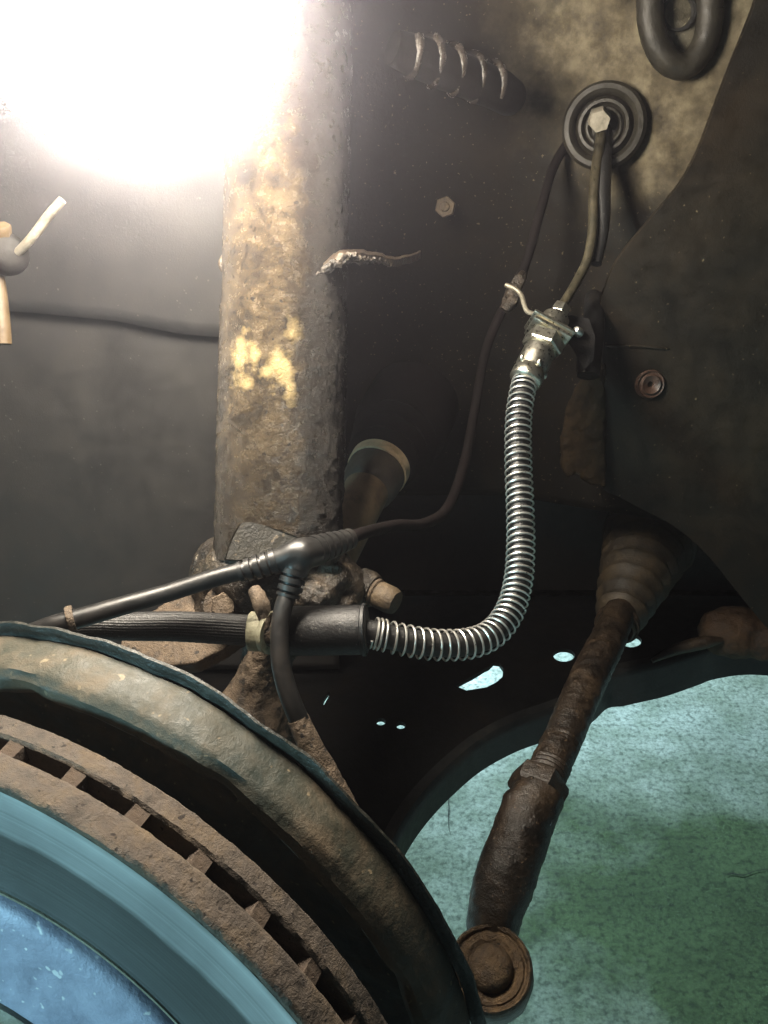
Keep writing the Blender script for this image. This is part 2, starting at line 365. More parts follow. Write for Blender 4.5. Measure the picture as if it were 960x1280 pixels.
def floor_material():
    m = bpy.data.materials.new('stained_concrete'); m.use_nodes = True; nt, N, K = nodes(m); bs = N['Principled BSDF']
    tc = N.new('ShaderNodeTexCoord')
    def nz(sc, det=6, ro=.6, dist=0, off=(0, 0, 0)):
        mp = N.new('ShaderNodeMapping'); mp.inputs['Location'].default_value = off; K.new(tc.outputs['Object'], mp.inputs[0])
        n = N.new('ShaderNodeTexNoise'); n.inputs['Scale'].default_value = sc; n.inputs['Detail'].default_value = det; n.inputs['Roughness'].default_value = ro; n.inputs['Distortion'].default_value = dist
        K.new(mp.outputs[0], n.inputs['Vector']); return n
    def ramp(src, stops):
        r = N.new('ShaderNodeValToRGB'); e = r.color_ramp.elements
        e[0].position, e[0].color = stops[0][0], L(*stops[0][1]); e[1].position, e[1].color = stops[-1][0], L(*stops[-1][1])
        for p, c in stops[1:-1]: k = e.new(p); k.color = L(*c)
        K.new(src, r.inputs[0]); return r.outputs[0]
    def mul(a, b, f):
        x = N.new('ShaderNodeMix'); x.data_type = 'RGBA'; x.blend_type = 'MULTIPLY'; x.inputs[0].default_value = f
        K.new(a, x.inputs[6]); K.new(b, x.inputs[7]); return x.outputs[2]
    big = ramp(nz(2.6, 5, .55, .6, (.35, .2, 0)).outputs['Fac'], [(.34, (.30, .32, .29)), (.48, (.42, .44, .43)), (.62, (.54, .55, .55))])
    mid = ramp(nz(16, 6, .65).outputs['Fac'], [(.35, (.55, .6, .52)), (.6, (1, 1, 1))])
    agg = ramp(nz(125, 4, .6).outputs['Fac'], [(.34, (.22, .25, .23)), (.50, (.82, .83, .83)), (.66, (1, 1, 1))])
    fine = ramp(nz(260, 3, .6).outputs['Fac'], [(.38, (.45, .45, .42)), (.52, (1, 1, 1))])
    c = mul(mul(mul(big, mid, .8), agg, .8), fine, .6)
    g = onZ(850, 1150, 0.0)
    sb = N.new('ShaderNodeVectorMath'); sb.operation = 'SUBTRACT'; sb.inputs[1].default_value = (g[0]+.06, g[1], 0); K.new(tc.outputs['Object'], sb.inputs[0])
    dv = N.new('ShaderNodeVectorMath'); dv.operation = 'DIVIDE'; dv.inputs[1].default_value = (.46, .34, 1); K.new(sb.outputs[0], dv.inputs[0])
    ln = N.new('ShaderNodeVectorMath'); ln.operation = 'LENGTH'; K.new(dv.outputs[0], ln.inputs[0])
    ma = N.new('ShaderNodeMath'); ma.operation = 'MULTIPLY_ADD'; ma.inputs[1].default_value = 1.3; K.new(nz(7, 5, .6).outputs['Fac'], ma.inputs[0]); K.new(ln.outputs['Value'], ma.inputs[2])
    stain_shade = ramp(ma.outputs[0], [(.0, (.085, .125, .052)), (.9, (.085, .125, .052)), (1.0, (1, 1, 1))])  # green stain, with the shade of the lower right floor put into it
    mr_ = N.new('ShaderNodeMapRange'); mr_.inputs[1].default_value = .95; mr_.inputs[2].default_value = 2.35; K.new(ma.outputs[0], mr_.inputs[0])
    K.new(mr_.outputs[0], stain_shade.node.inputs[0]); stain_shade.node.color_ramp.elements[1].position = .05
    c = mul(c, stain_shade, 1.0)
    K.new(c, bs.inputs['Base Color']); bs.inputs['Roughness'].default_value = .85; bs.inputs['Specular IOR Level'].default_value = .15
    bp = N.new('ShaderNodeBump'); bp.inputs['Strength'].default_value = .4; bp.inputs['Distance'].default_value = .002
    K.new(nz(120, 6).outputs['Fac'], bp.inputs['Height']); K.new(bp.outputs[0], bs.inputs['Normal'])
    return m

def lamp_material():
    m = bpy.data.materials.new('lit_frosted_glass'); m.use_nodes = True; nt, N, K = nodes(m)
    N.remove(N['Principled BSDF']); em = N.new('ShaderNodeEmission'); em.inputs[0].default_value = (1, .89, .73, 1); em.inputs[1].default_value = LAMP_RADIANCE
    K.new(em.outputs[0], N['Material Output'].inputs[0]); return m
M['lit'] = lamp_material()

def wing_material():  # near-black base paints in the strut's shadow, paler patches the lamplit part
    m = mat('wing_shade_and_lit_paint', (.0036, .0027, .0015), (.0016, .0013, .0008), (.009, .0062, .003), 24, .72, .1, bump=.35, bscale=300, bdist=.001, spec=.15, speck=(.10, .08, .05), speck_scale=520, speck_amt=.01, dk=1.0)
    nt, N, K = nodes(m); bs = N['Principled BSDF']; src = bs.inputs['Base Color'].links[0].from_socket
    tc = next(n for n in N if n.type == 'TEX_COORD')
    def nz(sc, det): n = N.new('ShaderNodeTexNoise'); n.inputs['Scale'].default_value = sc; n.inputs['Detail'].default_value = det; n.inputs['Roughness'].default_value = .65; K.new(tc.outputs['Object'], n.inputs['Vector']); return n
    pr = N.new('ShaderNodeValToRGB'); e = pr.color_ramp.elements
    e[0].position = .33; e[0].color = (.014, .011, .006, 1); e[1].position = .66; e[1].color = (.100, .086, .056, 1); k = e.new(.5); k.color = (.050, .041, .025, 1)
    K.new(nz(64, 6).outputs['Fac'], pr.inputs[0])
    total = None
    for (c, rad) in LIT_PATCHES:
        sub = N.new('ShaderNodeVectorMath'); sub.operation = 'SUBTRACT'; sub.inputs[1].default_value = c; K.new(tc.outputs['Object'], sub.inputs[0])
        dv = N.new('ShaderNodeVectorMath'); dv.operation = 'DIVIDE'; dv.inputs[1].default_value = rad; K.new(sub.outputs[0], dv.inputs[0])
        ln = N.new('ShaderNodeVectorMath'); ln.operation = 'LENGTH'; K.new(dv.outputs[0], ln.inputs[0])
        if total is None: total = ln.outputs['Value']
        else:
            mn = N.new('ShaderNodeMath'); mn.operation = 'MINIMUM'; K.new(total, mn.inputs[0]); K.new(ln.outputs['Value'], mn.inputs[1]); total = mn.outputs[0]
    ad = N.new('ShaderNodeMath'); ad.operation = 'MULTIPLY_ADD'; ad.inputs[1].default_value = 1.5; K.new(nz(26, 5).outputs['Fac'], ad.inputs[0]); K.new(total, ad.inputs[2])
    rm = N.new('ShaderNodeMapRange'); rm.inputs[1].default_value = 2.05; rm.inputs[2].default_value = 1.35; K.new(ad.outputs[0], rm.inputs[0])
    mx = N.new('ShaderNodeMix'); mx.data_type = 'RGBA'; K.new(rm.outputs[0], mx.inputs[0]); K.new(src, mx.inputs[6]); K.new(pr.outputs[0], mx.inputs[7])
    K.new(mx.outputs[2], bs.inputs['Base Color']); return m
# (the panel's own coordinates: origin is set to zero below)
LIT_PATCHES = [(tuple(onY(870, 90, .515)), (.075, .3, .065)), (tuple(onY(800, 40, .52)), (.062, .3, .048))]  # lamplit upper right of the panel, painted as paler patches
M['wing_two'] = wing_material()

random.seed(4); noise.seed_set(3)

# ------------------------------------------------------------------ floor
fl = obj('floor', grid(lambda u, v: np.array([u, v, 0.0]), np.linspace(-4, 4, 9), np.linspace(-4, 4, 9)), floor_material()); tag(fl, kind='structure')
def crack(pts, w):
    C = spline(np.array([onZ(x, y, .0012) for x, y in pts]), 8); V = []; F = []
    for i, p in enumerate(C):
        t = nrm(C[min(i+1, len(C)-1)]-C[max(i-1, 0)]); n_ = np.array([-t[1], t[0], 0]); ww = w*(.4+.6*abs(noise.noise(Vector(p*60)))*2)*math.sin(math.pi*(i+.5)/len(C))
        q = p+n_*.003*noise.noise(Vector(p*45)); V += [q+n_*ww, q-n_*ww]
    F = [(2*i, 2*i+1, 2*i+3, 2*i+2) for i in range(len(C)-1)]
    obj('crack', (V, F), M['crack'], fl)
M['crack'] = mat('crack_dirt', (.022, .024, .018), (.012, .013, .010), (.04, .042, .032), 60, .9, spec=.1)
crack([(900, 1096), (915, 1092), (930, 1094), (948, 1088), (975, 1090)], .0013)
crack([(566, 970), (562, 990), (560, 1020), (563, 1046)], .0010)

# ------------------------------------------------------------------ inner wing: back wall that turns over into the arch roof
def wing_fn(u, v):
    # v 0..1 up the wall, 1..1.25 round the fillet, beyond: unseen roof carried outside to block workshop light
    x = u
    bow = .10*max(0, abs(x)-.42)**1.4*3
    y0 = .548-bow-.42*max(0, min(x, .21)-.085)
    if v <= 1:
        z = .56+(1.03-.56)*v; y = y0
        # shallow pressings of the sheet
        y += .006*math.sin(x*19+.5)*math.exp(-((z-.70)/.13)**2)
        y += .0015*fbm((x, z, 1.7), 14)
    elif v <= 1.25:
        a = (v-1)/.25*math.pi/2; y = y0-.09*(1-math.cos(a)); z = 1.03+.09*math.sin(a)
    else:
        y = y0-.09-(v-1.25)*.5; z = 1.12
    return np.array([x, y, z])
class ZERO: name = '__zero__'
wing = obj('inner_wing_panel', grid(wing_fn, np.linspace(-.8, .8, 161), np.r_[np.linspace(0, 1, 80), np.linspace(1.03, 1.25, 8), np.linspace(1.3, 2.3, 8)]), M['wing_two'], ZERO)
tag(wing, 'grimy olive-grey painted metal panel behind the hoses, with pressed bosses', 'body panel'); solidify(wing, .0015)

# subframe beam behind the control arm
sf = obj('subframe_beam', box((0, .665, .545), (.8, 0, 0), (0, .05, 0), (0, 0, .106), .012), M['wing_dark'])
tag(sf, 'black metal beam in the shade behind the pierced arm', 'subframe')

# ------------------------------------------------------------------ left liner: two overlapping plastic panels
def liner_y(x): return .508-2.74*max(0, -.25-x)**1.6  # forward arc out of view, shaped to keep tube light off the wall
SEAM = [(-1.2, .70), (-.62, .72)]+[(q[0], q[2]) for q in (onY(x, y, .503) for x, y in ((-60, 390), (0, 390), (40, 393), (90, 398), (140, 403), (180, 411), (220, 419), (275, 424), (330, 426), (420, 428)))]
def seam_z(x): return float(np.interp(x, [s[0] for s in SEAM], [s[1] for s in SEAM]))
def lo_fn(u, v):
    x = u; zt = seam_z(x)+.015; z = .44+(zt-.44)*v; y = liner_y(x)+.0075+.0012*fbm((x, z, 0), 9)
    return np.array([x, y, z])
def up_fn(u, v):
    x = u; zb = seam_z(x); z = zb+(1.0-zb)*v; y = liner_y(x)+.0012*fbm((x, z, 4), 9)
    y -= .10*max(0, z-.86)**1.5
    return np.array([x, y, z])
xs = np.linspace(-.665, -.032, 96)
lo = obj('lower_liner_panel', grid(lo_fn, xs, np.r_[np.linspace(0, .96, 40), .97, .985, 1.0]), M['liner'])
tag(lo, 'dark grey plastic arch liner panel left of the strut, below the seam', 'liner panel'); solidify(lo, .0022)
upl = obj('upper_liner_panel', grid(up_fn, xs, np.linspace(0, 1, 40)), M['liner'])
tag(upl, 'dark grey plastic arch liner panel glaring under the lamp, above the seam', 'liner panel'); solidify(upl, .0022)

# ------------------------------------------------------------------ right splash liner with its fastener
RY = .478
out = [(752, 372), (772, 325), (812, 275), (848, 232), (872, 190), (893, 135), (912, 85), (930, 40), (945, 0), (960, -60), (985, -200), (1500, -200), (1900, 500), (1750, 1100), (1250, 1000),
       (1040, 872), (985, 815), (950, 775), (920, 738), (893, 704), (866, 676), (838, 655), (806, 638), (775, 622), (750, 606), (751, 560), (752, 500), (753, 430)]
sm = spline(np.array([onY(a, b, RY) for a, b in out]+[onY(752, 400, RY)]), 4)
rl = thing('splash_liner', sm.mean(0), 'dark brown plastic liner at the right with one push fastener', 'liner panel')
pl = obj('panel', plate(sm, .004, (0, -1, 0)), M['liner_right'], rl)
fc = onY(812, 480, RY)
obj('fastener', lathe([(.0016, -.004), (.0018, .0016), (.0035, .0022), (.0052, .0032), (.0062, .0016), (.0070, .0016), (.0076, .0024), (.0083, .0012), (.0086, -.001)], fc, (0.06, -1, .12), 32), mat('fastener_brown', (.12, .065, .045), (.06, .035, .025), (.18, .10, .07), 80, .45, bump=.4), rl)
a, b = onY(757, 432, RY-.0004), onY(836, 436, RY-.0004)
obj('crease', tube(spline([a, (a+b)/2+np.array([0, 0, .0006]), b], 6), [.0003]+[.0009]*11+[.0003], 8), M['liner_right'], rl)
# rubbly sill end that shows between the liner and the hose
sp0 = P(728, 540, .497); spn = nrm([-.25, -1, .1])
def onplane(px, py, c, n):
    r = ray(px, py); return CAM+r*(np.dot(c-CAM, n)/np.dot(r, n))
M['sealer'] = mat('brown_sealer', (.026, .017, .008), (.010, .007, .004), (.05, .033, .016), 60, .85, .1, bump=.8, bscale=300, spec=.1)
sil = obj('seam_sealer_strip', plate([onplane(x, y, sp0, spn) for x, y in ((757, 380), (748, 384), (745, 430), (741, 462), (722, 480), (708, 512), (701, 550), (700, 582), (708, 600), (722, 592), (736, 606), (757, 610))], .008, spn), M['sealer'])
remesh(sil, .0016, 2, (.005, .004))
tag(sil, 'crusty brown strip of sealer along the left edge of the splash liner', 'sealer strip')

# ------------------------------------------------------------------ pressed details on the wing: grommet, oval boss, studs
gc = onY(755, 158, .524); gax = nrm([-.36, -1, .08])
gr = thing('pipe_grommet', gc, 'round ribbed rubber grommet the brake pipe comes out of', 'grommet')
obj('flange', lathe([(.0225, -.003), (.0232, .0015), (.0215, .0042), (.0190, .0046), (.0172, .0030), (.0165, .0005), (.0160, -.001)], gc, gax, 56), M['grommet'], gr)
obj('bellow', lathe([(.0164, -.003), (.0150, .0004), (.0138, .0034), (.0122, .0036), (.0114, .0012), (.0108, -.0006), (.0098, .0014), (.0088, .0016), (.0070, -.001), (1e-5, -.002)], gc, gax, 48), M['grommet'], gr)
obj('nut', hexnut(gc+gax*.000+np.array([-.0035, 0, .0048]), nrm([-.15, -1, -.25]), .0062, .011, .3), mat('grey_nut', (.22, .20, .16), (.12, .11, .085), (.3, .28, .23), 90, .45, metal=.3), gr)
bc = onY(850, 12, .506)
ob = thing('oval_boss', bc, 'dark oval raised rim round a hole at the top right', 'boss')
ring = np.array([bc+np.array([.0155*math.cos(t)+.004*math.sin(t)*-1, 0, .026*math.sin(t)]) for t in np.linspace(0, 2*math.pi, 61)])
obj('rim', tube(ring, .0068, 20, caps=False, disp=lambda p, t, a: .0004*fbm(p, 200)), M['grommet'], ob)
obj('back', plate([bc+np.array([.0155*math.cos(t)-.004*math.sin(t), .004, .026*math.sin(t)]) for t in np.linspace(0, 2*math.pi, 40, endpoint=False)], .002, (0, -1, 0)), M['wing'], ob)
obj('hole', lathe([(.0088, -.004), (.0088, .0015), (.0074, .0015), (.0070, -.006), (1e-5, -.006)], bc+np.array([.000, .002, -.001]), (0, -1, 0), 32), M['black'], ob)
sc_ = P(557, 259, .505)
st = thing('wing_stud', sc_, 'small tan square-headed stud on the panel right of the strut', 'stud')
obj('head', join(hexnut(sc_, nrm([-.15, -1, .1]), .0062, .005, .35), lathe([(1e-5, .0072), (.0024, .0068), (.0028, .005)], sc_, nrm([-.15, -1, .1]), 16)), M['stud'], st)
obj('shank', tube([sc_+np.array([0, .002, 0]), sc_+np.array([.004, .05, -.004])], .0028, 12), M['cast'], st)

# dark coil at the top behind the strut
k0, k1 = P(510, 64, .420), P(618, 108, .445); kx = nrm(k1-k0); ku = nrm(np.cross(kx, FWD)); kv = np.cross(kx, ku)
hx = [k0+(k1-k0)*t+.0098*(math.cos(2*math.pi*4.2*t+1.2)*ku+math.sin(2*math.pi*4.2*t+1.2)*kv) for t in np.linspace(0, 1, 220)]
ch = thing('masked_coil', k0, 'small oily coil, unlit turns masked by an added black sleeve, top centre', 'coil spring')
obj('coil', tube(np.array(hx), .0026, 12, disp=lambda p, t, a: .0003*fbm(p, 300)), mat('oily_black_steel', (.05, .042, .034), (.02, .018, .016), (.09, .07, .055), 60, .24, .08, bump=.8, bscale=500, bdist=.0008), ch)
off_ = np.array([.0028, -.0010, -.0020])
obj('sleeve', tube([k0-kx*.012+off_, k0+off_, (k0+k1)/2+off_, k1+off_, k1+kx*.008+off_+np.array([0, .012, 0])], [.0080, .0096, .0100, .0100, .0096], 28), mat('coil_mask_black', (.004, .0034, .0028), (.002, .002, .0018), (.008, .0066, .005), 60, .85, .05, spec=.08), ch)  # added black core hides the unlit turns, leaving only glints

# ------------------------------------------------------------------ strut
s_top = P(372, -330, .395); s_ref = P(361, 180, .388); s_bot = P(348, 700, .388)
axis = nrm(s_bot-s_top); slen = np.linalg.norm(s_bot-s_top)
strut = thing('suspension_strut', s_bot, 'thick greasy rust-brown strut tube with patches of yellow paint', 'strut')
step = np.dot(P(350, 384, .385)-s_top, axis)
def srad(h):
    r = .0285
    if h > step: r += .0006
    return r
front = nrm(np.cross(np.cross(axis, -FWD), axis)); side = np.cross(front, axis)
NS = 420; SEG = 190
V = []; F = []
for i in range(NS):
    h = slen*i/(NS-1)
    for k in range(SEG):
        t = 2*math.pi*k/SEG; d = math.cos(t)*front+math.sin(t)*(-side if side[0] < 0 else side)
        p = s_top+axis*h+d*srad(h)
        w = .45+.55*max(0, min(1, (math.sin(t)+.25)*1.2))          # crustier on the shaded side
        lowz = max(0, min(1, (h-slen*.66)/(slen*.25)))
        n1 = fbm(p, 95, 5); n2 = fbm(p+7, 260, 4); n3 = noise.noise(Vector(p*42))
        off = (.0005*n1+.00035*n2)*(w+.6*lowz)+.0003*n3*w
        if abs(h-step) < .0009: off += .0002
        V.append(p+d*off)
for i in range(NS-1):
    for k in range(SEG):
        k2 = (k+1) % SEG; F.append((i*SEG+k, (i+1)*SEG+k, (i+1)*SEG+k2, i*SEG+k2))
def spot(px, py, rx, ry):
    r = ray(px, py); # hit the tube
    best = min((np.linalg.norm((q := CAM+r*dd)-s_top-axis*np.dot(q-s_top, axis)), dd) for dd in np.linspace(.34, .42, 400))
    # front surface: first depth where distance to the axis drops below the radius
    for dd in np.linspace(.33, .42, 900):
        q = CAM+r*dd
        if np.linalg.norm(q-s_top-axis*np.dot(q-s_top, axis)) < .0292: break
    s = dd/FPX
    return (tuple(q-s_bot), (rx*s, max(rx, ry)*s, ry*s))
CRUST_SHADE_X = float(P(364, 450, .362)[0]-s_bot[0])
spots = [spot(370, 412, 13, 22), spot(352, 462, 17, 26), spot(362, 488, 10, 20), spot(300, 440, 15, 30), spot(303, 478, 18, 16), spot(318, 448, 9, 22), spot(332, 466, 12, 10)]
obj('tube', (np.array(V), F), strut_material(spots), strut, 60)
# ledge bracket welded to the right side
lb = [P(404, 336, .366), P(428, 322, .362), P(462, 324, .372), P(500, 328, .392), P(526, 318, .415)]
lv = spline(np.array(lb), 10)
tops = []; 
V = []; F = []
for i, p in enumerate(lv):
    w = .010*(1-i/len(lv))+.004; t_ = .0016
    back = np.array([0.0, 1, .05])
    jig = .0010*fbm(p, 170)
    for (bq, zq) in ((0, 1), (0, -1), (1, -1), (1, 1)): V.append(p+back*w*bq+np.array([0, 0, t_*zq+jig]))
for i in range(len(lv)-1):
    for k in range(4): F.append((i*4+k, i*4+(k+1) % 4, (i+1)*4+(k+1) % 4, (i+1)*4+k))
F += [(3, 2, 1, 0), tuple(4*(len(lv)-1)+k for k in range(4))]
obj('ledge_bracket', (V, F), M['tierod'], strut)
obj('weld_bead', ptube([(396, 344, .3625, .0008), (412, 334, .3605, .0018), (430, 324, .362, .0020), (452, 324, .369, .0014), (488, 328, .386, .0010)], seg=32, dens=120, disp=lambda p, t, a: .0014*fbm(p, 420, 4)), M['cast_grease'], strut)
obj('clip', ptube([(279, 340, .388, .0010), (277, 329, .387, .0016), (281, 318, .388, .0012)], seg=12, dens=16), M['cast_grease'], strut)

# ------------------------------------------------------------------ knuckle casting below the strut
kn = thing('steering_knuckle', P(330, 800, .40), 'crusty brown cast knuckle clamped round the foot of the strut', 'knuckle')
def blob(px, py, d, rx, ry, rz):
    V, F = lathe([(max(1e-5, math.sin(t)), -math.cos(t)) for t in np.linspace(0, math.pi, 12)], (0, 0, 0), (0, 0, 1), 16)
    V = V*np.array([rx, ry, rz])+P(px, py, d); return V, F
body = join(blob(345, 706, .392, .034, .033, .022), blob(275, 722, .40, .014, .018, .020), blob(300, 756, .40, .022, .022, .014), blob(400, 735, .395, .022, .02, .018),
            ptube([(350, 700, .40, .026), (345, 760, .41, .022), (335, 820, .415, .013), (325, 880, .41, .014), (318, 930, .40, .018)], seg=18))
kb = obj('casting', body, M['cast_grease'], kn); remesh(kb, .0016, 2, (.005, .0026))
# flat brown flange to the left, lower web
fp = [P(288, 672, .386), P(268, 676, .388), P(252, 700, .390), P(246, 742, .392), P(248, 768, .394), P(300, 770, .394), P(318, 720, .388), P(306, 684, .386)]
fo = obj('flange', plate(fp, .010, -ray(280, 720)), M['cast'], kn); remesh(fo, .0012, 3, (.006, .0009))
wn = nrm([-.12, -.50, .86]); wc = P(240, 790, .384)
wp = [onplane(x, y, wc, wn) for x, y in ((250, 738), (206, 752), (172, 776), (150, 802), (152, 824), (178, 836), (242, 829), (276, 812), (304, 792), (312, 770), (300, 745))]
wo = obj('web_plate', plate(wp, .010, wn), M['cast'], kn); remesh(wo, .0012, 3, (.006, .0007))
lo_ = obj('lower_leg', ptube([(333, 806, .372, .006), (322, 838, .376, .008), (318, 872, .382, .014), (306, 912, .384, .021), (290, 960, .384, .026)], seg=40, dens=60, disp=lambda p, t, a: .0014*fbm(p, 150, 5)), M['cast'], kn)
bo = P(279, 756, .374)
bl = obj('clamp_bolt', join(hexnut(bo, -ray(279, 756), .0056, .007, .4), lathe([(.0085, -.002), (.0085, .0), (.002, .0005)], bo, -ray(279, 756), 24)), M['cast'], kn)
# small crust lumps hanging on the casting
crust = join(*[blob(x, y, d, s, s, s*.8) for x, y, d, s in ((318, 728, .368, .006), (332, 745, .366, .005), (395, 742, .366, .010), (415, 722, .372, .009), (408, 690, .366, .007), (425, 752, .374, .008), (372, 745, .368, .008))])
co = obj('crust', crust, M['cast_grease'], kn); remesh(co, .0010, 2, (.004, .0024)); tag(co, 'greasy crust of dirt')
tabp = [(281, 699), (285, 684), (292, 668), (297, 659), (303, 655), (312, 654), (330, 658), (352, 664), (376, 673), (386, 679), (384, 690), (362, 704), (330, 702)]
tn = nrm(-ray(330, 680)*1.0+np.array([0, 0, .25]))
tc_ = P(335, 680, .3545)
tb = obj('cable_bracket', plate([onplane(x, y, tc_, tn) for x, y in tabp], .0022, tn), mat('bracket_grime', (.026, .022, .014), (.012, .011, .008), (.05, .041, .026), 60, .55, spec=.3, bump=.8, bscale=330, speck=(.16, .12, .08), speck_scale=420, speck_amt=.03))
tag(tb, 'flat dark metal tab with rounded corners behind the forked cable', 'bracket')
bv = tb.modifiers.new('edge', 'BEVEL'); bv.width = .0006; bv.segments = 2

# ------------------------------------------------------------------ drive shaft behind the strut
ds = thing('drive_shaft', P(440, 640, .46), 'tan drive shaft with a pale clamp band emerging behind the strut', 'drive shaft')
D0, D1, D2 = P(408, 706, .425), P(462, 606, .475), P(520, 500, .55)
obj('shaft', tube([D0+(D1-D0)*t for t in np.linspace(0, 1, 20)], .0128, 32), M['shaft'], ds)
dax = nrm(D1-D0)
obj('collar', lathe([(.0128, -.006), (.0150, -.004), (.0165, .004), (.0168, .012), (.0150, .013), (.0128, .014)], D1, dax, 40), mat('collar_grey', (.16, .13, .10), (.09, .07, .06), (.21, .17, .13), 60, .6), ds)
obj('clamp_band', lathe([(.0160, .0125), (.0176, .0125), (.0178, .0195), (.0160, .0195), (.0160, .0125)], D1, dax, 48), mat('pale_clamp', (.68, .52, .34), (.42, .31, .19), (.8, .66, .46), 60, .5, metal=.2, bump=.2), ds)
obj('boot', lathe([(.0158, .012), (.0158, .021), (.0215, .026), (.0200, .030), (.0240, .036), (.0220, .041), (.0265, .047), (.0245, .052), (.029, .058), (.029, .09), (1e-5, .092)], D1, dax, 48), M['boot_dark'], ds)
# stud end below it
be = P(462, 737, .398); bx_ = nrm(P(502, 757, .390)-be)
bs_ = thing('ball_stud', be, 'small tan rounded bolt end right of the strut foot', 'bolt')
obj('shank', lathe([(1e-5, -.012), (.0068, -.012), (.0068, .004), (.0062, .0045)], be, bx_, 28), M['cast'], bs_)
obj('head', lathe([(.0056, .004), (.0064, .0055), (.0064, .0125), (.0055, .0150), (.003, .0160), (1e-5, .0162)], be, bx_, 28), M['stud'], bs_)
obj('collar', lathe([(.0085, -.006), (.0088, -.001), (.0078, .0025), (.006, .003)], be, bx_, 28), M['cast_grease'], bs_)

# ------------------------------------------------------------------ control arm: pierced horizontal pressing
AZ = .435
edge = [(484, 1062), (505, 1022), (530, 988), (562, 955), (600, 924), (645, 900), (690, 884), (735, 865), (760, 841), (790, 833), (832, 824), (870, 812), (900, 802), (945, 796), (1010, 800), (1100, 806)]
farp = [(1100, 762), (900, 738), (760, 733), (600, 733), (440, 736), (280, 742), (40, 748)]
nearl = [(-40, 800), (60, 900), (240, 1040), (330, 1120), (420, 1130)]
E2 = spline(np.array([onZ(a, b, AZ) for a, b in edge]), 6)
loop = list(E2)+[onZ(a, b, AZ) for a, b in farp]+[onZ(a, b, AZ) for a, b in nearl]
def ell(px, py, rx, ry, n=28):
    return [onZ(px+rx*math.cos(t), py+ry*math.sin(t), AZ) for t in np.linspace(0, 2*math.pi, n, endpoint=False)]
irr = [(569, 857), (580, 851), (590, 846), (600, 840), (606, 836), (611, 834), (617, 828), (624, 829), (629, 836), (628, 846), (620, 853), (608, 859), (596, 861), (583, 863)]
slit = [(403, 879), (406, 872), (411, 865), (413, 866), (409, 874), (405, 881)]
holes = [ell(705, 819, 13.5, 8), ell(789, 801, 13, 8), ell(476, 902, 6, 4.5), ell(501, 906.5, 6, 4.5), [onZ(a, b, AZ) for a, b in irr], [onZ(a, b, AZ) for a, b in slit],
         [onZ(a, b, AZ) for a, b in ((143, 806), (150, 799), (158, 800), (153, 810))]]
ca = thing('control_arm', loop[0], 'black pressed steel arm with punched holes above the concrete floor', 'control arm')
obj('web', plate(loop, .003, (0, 0, 1), holes), M['arm'], ca)
# turned-down flange along the front edge
V = []; F = []
dep = np.interp(np.arange(len(E2)), [0, 20, 40, 52, 70, len(E2)-1], [.020, .022, .024, .031, .031, .034])
for i, p in enumerate(E2):
    tx = nrm(E2[min(i+1, len(E2)-1)]-E2[max(i-1, 0)]); ou = nrm(np.cross(tx, [0, 0, 1]))
    if ou[1] > 0: ou = -ou
    prof = [(-.006, .0006), (.0004, .0006), (.0026, -.002), (.0030, -.006), (.0036, -dep[i]), (.0010, -dep[i]), (0, -.006), (-.006, -.0036)]
    for (o_, z_) in prof: V.append(p+ou*o_+np.array([0, 0, z_]))
m_ = 8
for i in range(len(E2)-1):
    for k in range(m_): F.append((i*m_+k, i*m_+(k+1) % m_, (i+1)*m_+(k+1) % m_, (i+1)*m_+k))
obj('flange', (V, F), mat('arm_flange_lit', (.030, .034, .036), (.016, .018, .020), (.060, .055, .048), 30, .5, .1, bump=.4, bscale=240), ca)  # same black arm, bluish light on its edge put into a paler colour
lug = join(blob(918, 790, .617, .026, .022, .018), blob(962, 798, .610, .022, .018, .016))
lg = obj('bushing_lug', lug, M['arm_rust'], ca); remesh(lg, .002, 2, (.008, .004))
obj('rolled_edge', ptube([(815, 826, .592, .0015), (845, 812, .597, .0038), (880, 803, .60, .0046), (902, 800, .60, .002)], seg=14, dens=30), M['tierod'], ca)

# ------------------------------------------------------------------ tie rod
tr = thing('tie_rod', P(612, 1211, .385), 'rusty brown steering tie rod with a ball joint at its lower end', 'tie rod')
obj('rod', ptube([(664, 1008, .415, .0092), (680, 975, .425, .0100), (705, 920, .452, .0102), (735, 850, .49, .0108), (760, 800, .525, .0108), (775, 765, .555, .0100)], seg=32, dens=140,
    disp=lambda p, t, a: .0006*fbm(p, 160, 4)+(.00035*math.sin(t*420) if t < .25 else 0)), M['tierod'], tr)
jn = P(678, 972, .4245); jx = nrm(P(650, 1036, .405)-P(690, 950, .435))
jam = obj('jam_nut', lathe([(1e-5, -.0), (.0118, 0), (.0142, .0012), (.0148, .004), (.0147, .0095), (.0136, .0115), (.0118, .0125), (1e-5, .013)], jn, jx, 6, disp=lambda p, a, r, h: (.0005*fbm(p, 200), 0)), M['tierod'], tr, 20)
bodyp = ptube([(676, 990, .416, .0122), (660, 1020, .408, .0134), (648, 1052, .402, .0136), (632, 1096, .396, .0142), (620, 1136, .393, .0128), (615, 1165, .398, .0122), (612, 1188, .406, .011)], seg=40, dens=110,
              disp=lambda p, t, a: .0007*fbm(p, 120, 4)+.0014*math.exp(-((t-.12)/.05)**2)*max(0, math.cos(a*1.0)))
obj('end_body', bodyp, M['tierod'], tr)
jc = P(613, 1211, .372); jax = nrm(nrm(-ray(613, 1212))+np.array([-.10, 0, .45]))
obj('socket', lathe([(.0166, .0005), (.0182, -.002), (.0186, -.010), (.0176, -.024), (.0150, -.034), (1e-5, -.036)], jc, jax, 48, disp=lambda p, a, r, h: (.0005*fbm(p, 140) if r > .01 else 0, 0)), M['tierod'], tr)
